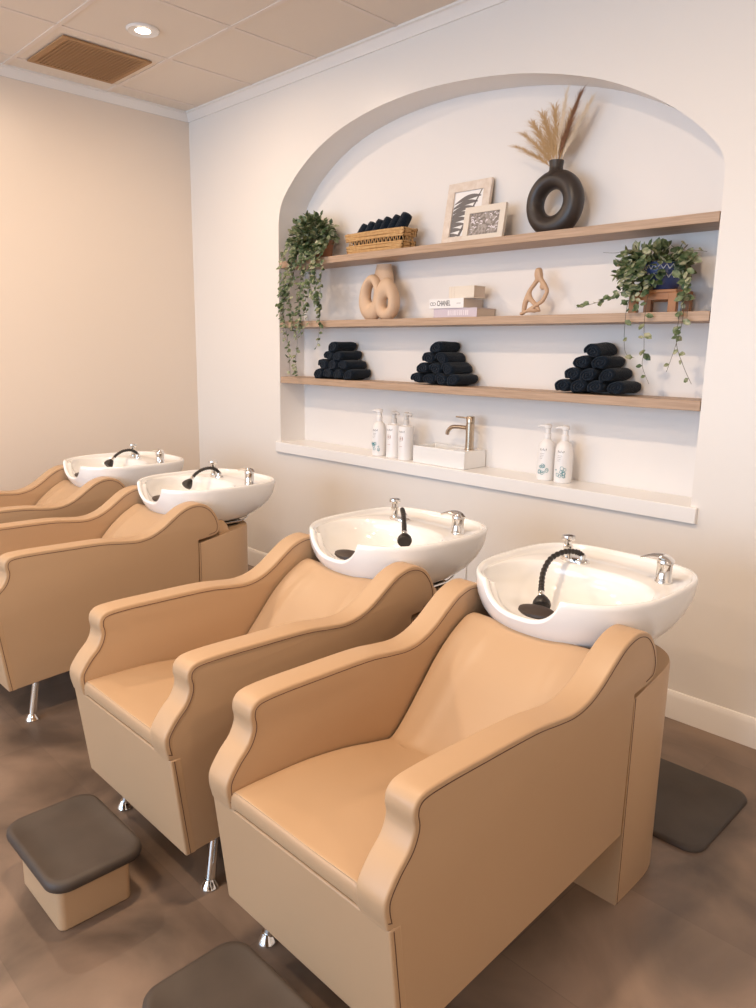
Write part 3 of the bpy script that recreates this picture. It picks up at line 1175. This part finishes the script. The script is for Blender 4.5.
plume(-0.190, -0.02, 0.13, M['pampas'], 'lowest tan grass plume, bent far left out of the ring vase', 0.8, 1, nst=230, base=(-0.012, 0))
plume(-0.175, 0.01, 0.185, M['pampas'], 'second lowest tan grass plume, bent left out of the ring vase', 0.8, 12, nst=260, base=(-0.012, 0.004))
plume(-0.130, 0.01, 0.22, M['pampas'], 'tan grass plume leaning left, third from the left in the ring vase', 0.75, 2, nst=300, base=(-0.010, 0))
plume(-0.080, 0.0, 0.245, M['pampas'], 'tan grass plume leaning slightly left in the ring vase', 0.7, 3, nst=320, base=(-0.006, 0.004))
plume(-0.030, 0.01, 0.255, M['pampas'], 'upright tan grass plume at the middle of the ring vase bunch', 0.65, 4, nst=320)
plume(0.028, 0.0, 0.305, M['pampas_pale'], 'tallest thin cream grass plume, its tip highest above the ring vase', 0.30, 5, nst=170)
plume(0.092, -0.005, 0.275, M['pampas_dark'], 'dark brown dried grass plume leaning right in the ring vase', 0.26, 6, nst=420, base=(0.004, -0.004))
plume(0.122, 0.012, 0.250, M['pampas_pale'], 'cream grass plume leaning farthest right behind the brown one', 0.34, 7, nst=360, base=(0.010, 0.004))
plume(0.045, 0.012, 0.225, M['pampas'], 'short tan grass plume tucked behind the dark brown one', 0.6, 8, nst=300, base=(0.004, 0.006))

# ------------------------------------------------------------------ beige double ring sculpture
t = thing('ring_sculpture', 'sand coloured vase of two joined loops on the middle shelf under the basket', 'vase', (-3.07, 3.03, Z2))


def loop(cx_, cz_, ax, az, hx_, hz_, hox, hoz, yoff, thick, tiltz=0.0, name='ring', zmin=0.0):
    """egg shaped slab with an oval hole: outer axes ax/az about (cx,cz), hole hx/hz offset by hox/hoz"""
    b = MB()
    n, k2 = 48, 20
    rings = []
    for i in range(n):
        a_ = 2 * PI * i / n
        eg = 1 - 0.14 * math.sin(a_)
        ox, oz = ax * math.cos(a_) * eg, az * math.sin(a_)
        ix, iz = hox + hx_ * math.cos(a_), hoz + hz_ * math.sin(a_)
        mx_, mz_ = (ox + ix) / 2, (oz + iz) / 2
        dx, dz = (ox - ix) / 2, (oz - iz) / 2
        ring = []
        for k_ in range(k2):
            c_ = 2 * PI * k_ / k2
            x = mx_ + dx * math.cos(c_)
            z = mz_ + dz * math.cos(c_)
            y = thick * math.sin(c_)
            xr = x * math.cos(tiltz) - z * math.sin(tiltz)
            zr_ = x * math.sin(tiltz) + z * math.cos(tiltz)
            ring.append((cx_ + xr, yoff + y, max(zmin, cz_ + zr_)))
        rings.append(ring)
    rings.append(rings[0])
    b.rings(rings, True, False, False)
    return b.build(name, M['sand'], t, angle=180)


loop(-0.058, 0.122, 0.090, 0.128, 0.027, 0.050, 0.0, 0.026, 0.0, 0.036, -0.10)
loop(0.072, 0.110, 0.082, 0.116, 0.024, 0.029, 0.002, -0.020, -0.012, 0.037, 0.06)
b = MB()
b.lathe([(0.030, 0.12), (0.050, 0.17), (0.060, 0.215), (0.056, 0.25), (0.047, 0.285), (0.043, 0.300), (0.044, 0.304), (0.039, 0.304), (0.036, 0.28), (0.001, 0.28)], (-0.012, 0.045, 0), 28, sx=1.15, sy=0.75)
b.build('neck', M['sand'], t, angle=80)


# ------------------------------------------------------------------ books and box
def book(name_label, x0, x1, y0, y1, z0, z1, m, marks):
    t = thing('book', name_label, 'book', ((x0 + x1) / 2, (y0 + y1) / 2, z0))
    hx_, hy_, h = (x1 - x0) / 2, (y1 - y0) / 2, z1 - z0
    b = MB()
    b.box(-hx_, hx_, -hy_, hy_, 0, 0.0025)
    b.box(-hx_, hx_, -hy_, hy_, h - 0.0025, h)
    b.box(-hx_, hx_, -hy_, -hy_ + 0.0025, 0.0024, h - 0.0024)
    b.build('cover', m, t, smooth=False)
    b = MB()
    b.box(-hx_ + 0.004, hx_ - 0.003, -hy_ + 0.0025, hy_ - 0.004, 0.0026, h - 0.0026)
    b.build('pages', M['pages'], t, smooth=False)
    marks(t, hx_, hy_, h)
    return t


def marks_lilac(t, hx_, hy_, h):
    b = MB()
    for k_ in range(11):
        x = -0.045 + k_ * 0.0125
        b.box(x, x + (0.006 if k_ % 3 else 0.008), -hy_ - 0.0006, -hy_ + 0.0002, h * 0.24, h * 0.78)
    b.build('spine_lettering', M['paleink'], t, smooth=False)


def marks_white(t, hx_, hy_, h):
    b = MB()
    mt = Matrix.Translation((-hx_ + 0.052, -hy_ - 0.0002, h * 0.27)) @ Matrix.Rotation(PI / 2, 4, 'X')
    text_mesh(b, 'CHANEL', 0.036, mt, cx=0.64, bold=0.0002, depth=0.0004)
    b.build('spine_title', M['ink'], t, smooth=False)
    b = MB()
    for x in (-hx_ + 0.016, -hx_ + 0.033):
        n = 16
        b.tube([(x + 0.0095 * math.cos(2 * PI * k_ / n), -hy_ - 0.0004, h * 0.48 + 0.0075 * math.sin(2 * PI * k_ / n)) for k_ in range(n) if abs(k_ - (0 if x < -hx_ + 0.02 else 8)) > -1], 0.0012, 5, closed=True)
    b.box(hx_ - 0.045, hx_ - 0.018, -hy_ - 0.0005, -hy_ + 0.0002, h * 0.46, h * 0.50)
    b.build('spine_mark', M['greyink'], t, smooth=False)


book('lilac cloth book lying flat at the bottom of the small book stack', -2.615, -2.335, 2.975, 3.128, Z2, Z2 + 0.046, M['book_lilac'], marks_lilac)
book('white book with bold black spine letters, lying on the lilac book', -2.640, -2.415, 2.968, 3.130, Z2 + 0.0465, Z2 + 0.094, M['book_white'], marks_white)


def marks_none(t, hx_, hy_, h):
    b = MB()
    for x in (-hx_ + 0.016, -hx_ + 0.036):
        b.box(x, x + 0.0012, -hy_ - 0.0005, -hy_ + 0.0002, 0.001, h - 0.001)
    b.build('spine_groove', M['pages'], t, smooth=False)


book('small cream book topmost of the stack on the middle shelf', -2.525, -2.365, 2.985, 3.080, Z2 + 0.0945, Z2 + 0.152, M['frame2'], marks_none)


# ------------------------------------------------------------------ sitting figure
def skin_obj(name, m, verts, edges, radii, loc, sub=2):
    me = bpy.data.meshes.new(name)
    me.from_pydata(verts, edges, [])
    o = bpy.data.objects.new(name, me)
    COL.objects.link(o)
    o.modifiers.new('skin', 'SKIN')
    lay = me.skin_vertices[0].data
    for i, r in enumerate(radii):
        lay[i].radius = (r, r) if not isinstance(r, tuple) else r
        lay[i].use_root = (i == 0)
    s_ = o.modifiers.new('sub', 'SUBSURF')
    s_.levels = sub
    s_.render_levels = sub
    dg = bpy.context.evaluated_depsgraph_get()
    dg.update()
    m2 = bpy.data.meshes.new_from_object(o.evaluated_get(dg))
    m2.name = name
    bpy.data.objects.remove(o)
    m2.materials.append(m)
    m2.shade_smooth()
    o = bpy.data.objects.new(name, m2)
    COL.objects.link(o)
    o.location = loc
    return o


# side-on seated thinker: torso arch on the right, raised knee on the left, head on top
V = [(0.028, 0, 0.016),    # hip
     (0.006, 0, 0.050),    # thigh
     (-0.034, 0, 0.094),   # knee and elbow
     (-0.043, 0, 0.045),   # shin
     (-0.046, 0, 0.010),   # foot
     (-0.062, -0.004, 0.008),  # toes
     (-0.016, 0, 0.122),   # forearm
     (0.004, 0, 0.150),    # near shoulder
     (0.016, 0, 0.170),    # neck
     (0.014, 0, 0.196),    # head
     (0.012, 0, 0.214),    # crown
     (0.044, 0, 0.138),    # far shoulder
     (0.058, 0, 0.106),    # upper arm
     (0.042, -0.004, 0.064),   # elbow
     (-0.010, -0.012, 0.026),  # wrist
     (-0.048, -0.014, 0.009),  # hand
     (0.026, 0.002, 0.118)]    # chest
E = [(0, 1), (1, 2), (2, 3), (3, 4), (4, 5), (2, 6), (6, 7), (7, 8), (8, 9), (9, 10), (8, 11), (11, 12), (12, 13), (13, 14), (14, 15), (11, 16), (0, 14)]
RR = [0.014, 0.011, 0.013, 0.013, 0.011, 0.006, 0.010, 0.011, 0.012, 0.020, 0.015, 0.012, 0.010, 0.010, 0.009, 0.006, 0.013]
o = skin_obj('seated_figurine', M['figwood'], [(x * 1.2, y, z) for x, y, z in V], E, RR, (-2.045, 3.03, Z2 + 0.004))
tag(o, 'small tan abstract seated figure sculpture on the middle shelf right of the books', 'sculpture')


# ------------------------------------------------------------------ plants
def leaf(b, p, d, up, ln, wd):
    d = d.normalized()
    s_ = d.cross(up)
    s_ = s_.normalized() if s_.length > 1e-5 else Vector((1, 0, 0))
    n_ = s_.cross(d).normalized()
    pts = [p, p + d * ln * 0.35 + s_ * wd * 0.5 + n_ * ln * 0.08, p + d * ln * 0.72 + s_ * wd * 0.40 + n_ * ln * 0.06, p + d * ln,
           p + d * ln * 0.72 - s_ * wd * 0.40 + n_ * ln * 0.06, p + d * ln * 0.35 - s_ * wd * 0.5 + n_ * ln * 0.08, p + d * ln * 0.5 - n_ * ln * 0.03]
    b.add(pts, [(0, 1, 6), (1, 2, 6), (2, 3, 6), (3, 4, 6), (4, 5, 6), (5, 0, 6)])


def rndv(rnd):
    while True:
        v = Vector((rnd.uniform(-1, 1), rnd.uniform(-1, 1), rnd.uniform(-1, 1)))
        if 0.1 < v.length < 1:
            return v.normalized()


def plant_foliage(t, base, seed, crown_c, crown_r, ncrown, vines, dens, lsize, y_min, y_max=3.12, clear=None, m1='leaf', m2='leaf2'):
    rnd = random.Random(seed)
    b = MB()
    v = MB()
    for i in range(ncrown):
        d = rndv(rnd)
        if d.z < -0.3 and d.y > -0.2:
            d.z = abs(d.z) * 0.5
        rad = rnd.uniform(0.55, 1.0)
        p = Vector(crown_c) + Vector((d.x * crown_r[0], d.y * crown_r[1], d.z * crown_r[2])) * rad
        p.y = min(y_max - 0.03, max(y_min, p.y))
        if clear and clear[0] < p.x < clear[1] and clear[2] < p.z < clear[3] and p.y < 3.05:
            continue
        ld = (d + rndv(rnd) * 0.8 + Vector((0, -0.3, -0.2)))
        ld = ld.normalized()
        b.cur = 1 if rnd.random() < 0.4 else 0
        ln = lsize * rnd.uniform(0.7, 1.2)
        e = p + ld * ln
        if e.y > y_max:
            ld.y = -abs(ld.y)
        leaf(b, p, ld, Vector((rnd.uniform(-0.6, 0.6), -0.7, 0.7)), ln, ln * 0.62)
    for (pts, dn, taper) in vines:
        path = catmull(pts, 7)
        n = len(path)
        v.tube(path, [0.0017 - 0.0009 * i / n for i in range(n)], 4)
        L_ = sum((path[i + 1] - path[i]).length for i in range(n - 1))
        cnt = int(L_ * dens * dn)
        for i in range(cnt):
            q = (i + rnd.random()) / cnt
            if q > taper:
                if rnd.random() > 0.22:
                    continue
            f_ = q * (n - 1)
            k_ = min(n - 2, int(f_))
            p = path[k_].lerp(path[k_ + 1], f_ - k_)
            ld = Vector((rnd.uniform(-1, 1), rnd.uniform(-0.9, 0.25), rnd.uniform(-0.9, 0.3))).normalized()
            b.cur = 1 if rnd.random() < 0.45 else 0
            ln = lsize * rnd.uniform(0.65, 1.15) * (1.0 - 0.25 * q)
            leaf(b, p, ld, Vector((rnd.uniform(-0.5, 0.5), -1, 0.5)), ln, ln * 0.66)
    org = Vector(base)
    b.v = [tuple(Vector(p) - org) for p in b.v]
    v.v = [tuple(Vector(p) - org) for p in v.v]
    b.build('foliage', [M[m1], M[m2]], t, angle=180)
    v.build('vines', M['vine'], t)


PL = [
    [(-3.643, 2.099), (-3.771, 1.923), (-3.814, 1.764), (-3.766, 1.613), (-3.748, 1.480), (-3.729, 1.345)],
    [(-3.682, 2.080), (-3.733, 1.851), (-3.705, 1.672), (-3.658, 1.553), (-3.679, 1.432), (-3.650, 1.336)],
    [(-3.523, 2.056), (-3.533, 1.870), (-3.460, 1.754), (-3.450, 1.611), (-3.478, 1.512)],
    [(-3.442, 2.072), (-3.433, 1.922), (-3.450, 1.782), (-3.441, 1.714)],
    [(-3.597, 2.073), (-3.626, 1.875), (-3.647, 1.701), (-3.619, 1.565)],
    [(-3.739, 2.113), (-3.810, 1.984), (-3.833, 1.825), (-3.845, 1.705)],
    [(-3.569, 2.071), (-3.580, 1.786), (-3.543, 1.641)],
    [(-3.644, 2.077), (-3.693, 1.936), (-3.783, 1.793), (-3.796, 1.613), (-3.747, 1.522)],
    [(-3.486, 2.064), (-3.478, 1.896), (-3.496, 1.755)]]
PR = [
    [(-1.475, 1.772), (-1.551, 1.745), (-1.647, 1.712), (-1.749, 1.690)],
    [(-1.491, 1.754), (-1.518, 1.676), (-1.513, 1.516), (-1.466, 1.485)],
    [(-1.431, 1.743), (-1.437, 1.635), (-1.430, 1.517), (-1.429, 1.454), (-1.397, 1.383)],
    [(-1.288, 1.764), (-1.282, 1.633), (-1.301, 1.538), (-1.327, 1.433)],
    [(-1.290, 1.708), (-1.299, 1.557), (-1.265, 1.462), (-1.223, 1.390)],
    [(-1.444, 1.885), (-1.522, 1.910), (-1.582, 1.903), (-1.641, 1.908)],
    [(-1.305, 1.893), (-1.247, 1.885), (-1.215, 1.880)],
    [(-1.462, 1.860), (-1.513, 1.813), (-1.552, 1.756), (-1.602, 1.719)],
    [(-1.289, 1.848), (-1.270, 1.744), (-1.267, 1.633)],
    [(-1.516, 1.840), (-1.489, 1.734), (-1.466, 1.667)]]


def vines_from(lst, yf, origin, params, first=True):
    out = []
    for l, (dn, tp) in zip(lst, params):
        x0, z0 = l[0]
        pts = [Vector((origin[0] + (x0 - origin[0]) * 0.4, origin[1], origin[2])), Vector((x0, yf + 0.03, z0 + 0.02))]
        pts += [Vector((x, yf - 0.004 * (i % 2), z)) for i, (x, z) in enumerate(l)]
        out.append((pts, dn, tp))
    return out


# left plant
pb = (-3.60, 3.03, Z3)
t = thing('trailing_plant', 'long trailing variegated plant at the left end of the top shelf, hanging down the niche', 'plant', pb)
b = MB()
b.lathe([(0.050, 0.0), (0.055, 0.003), (0.066, 0.09), (0.070, 0.095), (0.070, 0.11), (0.064, 0.11), (0.060, 0.095), (0.001, 0.092)], (0.04, 0, 0), 28)
b.build('pot', M['terracotta'], t)
plant_foliage(t, pb, 11, (-3.615, 2.995, 2.155), (0.165, 0.095, 0.125), 560,
              vines_from(PL, 2.915, (-3.60, 3.0, 2.15), [(2.0, 0.60), (1.9, 0.62), (1.7, 0.8), (1.7, 0.95), (2.3, 0.92), (1.2, 0.75), (2.2, 0.85), (2.2, 0.78), (2.1, 0.97)]),
              95, 0.044, 2.87)

# right plant: glazed pot on a wooden stand
pb = (-1.435, 3.035, Z2)
t = thing('potted_trailing_plant', 'variegated trailing plant in a blue patterned pot at the right end of the middle shelf', 'plant', pb)
b = MB()
b.lathe([(0.050, 0.088), (0.058, 0.092), (0.074, 0.125), (0.083, 0.165), (0.086, 0.19), (0.089, 0.196), (0.084, 0.20), (0.080, 0.19), (0.001, 0.185)], (0, 0, 0), 36)
pot = b.build('pot', M['bluepot'], t)
b = MB()
for zc, r_ in ((0.145, 0.0795), (0.178, 0.0855)):
    n = 22
    for k_ in range(n):
        a_ = 2 * PI * k_ / n
        a2 = 2 * PI * (k_ + 0.5) / n
        b.tube([(r_ * math.cos(a_), r_ * math.sin(a_), zc - 0.010), (r_ * 1.018 * math.cos(a2), r_ * 1.018 * math.sin(a2), zc + 0.008), (r_ * math.cos(2 * a2 - a_), r_ * math.sin(2 * a2 - a_), zc - 0.010)], 0.0022, 5)
b.build('glaze_pattern', M['potwhite'], pot)
st = thing('plant_stand', 'small orange brown wooden stand under the blue patterned pot', 'plant stand', (-1.435, 3.035, Z2))
b = MB()
b.box(-0.098, 0.098, -0.080, 0.080, 0.076, 0.088)
b.build('stand_top', M['stand'], st, bevel=0.002, seg=2)
for sx_ in (-1, 1):
    for sy_ in (-1, 1):
        b = MB()
        b.box(sx_ * 0.083 - 0.017, sx_ * 0.083 + 0.017, sy_ * 0.066 - 0.012, sy_ * 0.066 + 0.012, 0, 0.076)
        b.build('leg', M['stand'], st, bevel=0.002, seg=2)
for sy_ in (-1, 1):
    b = MB()
    b.box(-0.066, 0.066, sy_ * 0.066 - 0.008, sy_ * 0.066 + 0.008, 0.050, 0.076)
    b.build('rail', M['stand'], st)
plant_foliage(t, pb, 23, (-1.465, 3.000, 1.838), (0.150, 0.095, 0.095), 430,
              vines_from(PR, 2.915, (-1.435, 3.0, 1.86), [(1.3, 0.95), (0.6, 0.7), (0.55, 0.75), (0.7, 0.75), (0.6, 0.7), (0.35, 0.8), (0.2, 0.4), (1.9, 0.95), (1.2, 0.85), (1.7, 0.85)]),
              75, 0.043, 2.87, clear=(-1.43, -1.345, 1.745, 1.82))


# ------------------------------------------------------------------ small sink, tap, bottles
SZT = 0.908
t = thing('hand_basin', 'small white rectangular basin on the white sill under the lowest shelf', 'sink', (-2.537, 3.042, SZT))
b = MB()
hx_, hy_, H_ = 0.178, 0.090, 0.092
outer = [(-hx_, -hy_), (hx_, -hy_), (hx_, hy_), (-hx_, hy_)]
inner = [(-hx_ + 0.014, -hy_ + 0.014), (hx_ - 0.09, -hy_ + 0.014), (hx_ - 0.09, hy_ - 0.014), (-hx_ + 0.014, hy_ - 0.014)]
vs = [(x, y, 0) for x, y in outer] + [(x, y, H_) for x, y in outer] + [(x, y, H_) for x, y in inner] + [(x * 0.94, y * 0.9, 0.02) for x, y in inner]
fs = [(3, 2, 1, 0)] + [(i, (i + 1) % 4, 4 + (i + 1) % 4, 4 + i) for i in range(4)]
fs += [(4 + i, 4 + (i + 1) % 4, 8 + (i + 1) % 4, 8 + i) for i in range(4)]
fs += [(8 + i, 8 + (i + 1) % 4, 12 + (i + 1) % 4, 12 + i) for i in range(4)] + [(12, 13, 14, 15)]
b.add(vs, fs)
bs = b.build('basin', M['ceramic'], t, bevel=0.004, seg=3)
b = MB()
b.lathe([(0.014, 0.0205), (0.016, 0.0235), (0.010, 0.0245), (0.001, 0.0245)], (-0.05, 0, 0), 18)
b.build('drain', M['chrome'], bs)
t = thing('basin_tap', 'brushed champagne single lever tap standing on the small white basin', 'tap', (-2.402, 3.045, SZT + H_))
b = MB()
b.lathe([(0.026, 0.0), (0.026, 0.004), (0.022, 0.006), (0.022, 0.135), (0.020, 0.137), (0.020, 0.140), (0.022, 0.142), (0.022, 0.170), (0.020, 0.173), (0.001, 0.173)], (0, 0, 0), 28)
b.build('column', M['nickel'], t)
b = MB()
b.tube(catmull([(-0.015, -0.002, 0.112), (-0.07, -0.006, 0.113), (-0.115, -0.010, 0.108), (-0.138, -0.012, 0.086), (-0.143, -0.012, 0.068)], 6), 0.0105, 14)
b.build('spout', M['nickel'], t)
b = MB()
b.tube([(-0.015, -0.002, 0.163), (-0.090, -0.008, 0.165)], 0.0042, 10)
b.build('lever', M['nickel'], t)


def bottle(label, loc, kind, rotz=0.0):
    t = thing('pump_bottle', label, 'bottle', loc, rotz, 'white pump bottles on the niche sill')
    b = MB()
    if kind == 'round':
        prof = [(0.036, 0), (0.040, 0.004), (0.041, 0.02), (0.042, 0.12), (0.040, 0.155), (0.033, 0.178), (0.020, 0.192), (0.0145, 0.196), (0.0145, 0.200)]
        top_ = 0.198
        b.lathe(prof, (0, 0, 0), 32)
    else:
        prof = [(0.039, 0), (0.042, 0.003), (0.042, 0.175), (0.040, 0.183), (0.030, 0.187), (0.0155, 0.190), (0.0155, 0.196)]
        top_ = 0.194
        b.lathe(prof, (0, 0, 0), 32)
    body = b.build('bottle_body', M['bottle'], t)
    b = MB()
    b.lathe([(0.017, top_), (0.017, top_ + 0.022), (0.013, top_ + 0.026), (0.013, top_ + 0.045), (0.017, top_ + 0.048), (0.018, top_ + 0.062), (0.013, top_ + 0.066), (0.001, top_ + 0.067)], (0, 0, 0), 24)
    if kind == 'round':
        b.tube([(0.0, 0, top_ + 0.056), (-0.036, -0.006, top_ + 0.056), (-0.046, -0.008, top_ + 0.050)], [0.008, 0.006, 0.005], 10)
    else:
        b.tube([(0.0, 0, top_ + 0.056), (0.036, -0.006, top_ + 0.056), (0.046, -0.008, top_ + 0.050)], [0.008, 0.006, 0.005], 10)
    b.build('pump', M['bottle'] if kind == 'round' else M['pump'], t)

    def on(rad, ang, z):     # point on the body surface
        return Vector((rad * math.sin(ang), -rad * math.cos(ang), z))
    b = MB()
    zt = 0.150 if kind == 'round' else 0.160
    rad = 0.0424
    for k_ in range(5):
        a_ = -0.20 + k_ * 0.17
        h_ = 0.010 if k_ in (0, 2, 4) else 0.006
        b.tube([on(rad - (0.0012 if kind == 'round' else 0), a_, zt - 0.008), on(rad - (0.0022 if kind == 'round' else 0), a_ + 0.05, zt - 0.008 + h_)], 0.0011, 5)
    b.build('label_title', M['ink'], body)
    b = MB()
    for i, z in enumerate((0.128, 0.120, 0.112, 0.104)):
        b.tube([on(rad, -0.22 + 0.08 * q, z) for q in range(8 - i)], 0.0005, 4)
    b.build('label_lines', M['greyink'], body)
    b = MB()
    rnd = random.Random(int(loc[0] * 100))
    if kind == 'round':
        for k_ in range(12):
            ac, zc = rnd.uniform(-0.45, 0.75), rnd.uniform(0.030, 0.072)
            rr_ = rnd.uniform(0.003, 0.009)
            b.tube([on(rad, ac + rr_ * math.cos(2 * PI * q / 8) / rad, zc + rr_ * math.sin(2 * PI * q / 8)) for q in range(8)], 0.0009, 4, closed=True)
        b.build('label_pattern', M['tealink'], body)
    else:
        for a_, z in ((-0.1, 0.118), (0.25, 0.118)):
            b.tube([on(rad, a_, z - 0.012), on(rad, a_ + 0.04, z), on(rad, a_, z + 0.010)], [0.001, 0.003, 0.001], 6)
        b.tube([on(rad, -0.2 + 0.08 * q, 0.075) for q in range(7)], 0.0009, 4)
        b.build('label_pattern', M['pinkink'], body)
    return t


bottle('white pump bottle with teal pattern, leftmost of the three beside the basin', (-3.018, 2.995, SZT), 'round')
bottle('white straight pump bottle, middle of the three beside the basin', (-2.912, 3.005, SZT), 'straight')
bottle('white straight pump bottle nearest the small basin, right of the three', (-2.806, 2.992, SZT), 'straight')
bottle('white pump bottle, left of the pair under the right towel stack', (-1.930, 3.035, SZT), 'round')
bottle('white pump bottle with teal bubbles, right of the pair on the sill', (-1.832, 3.030, SZT), 'round')
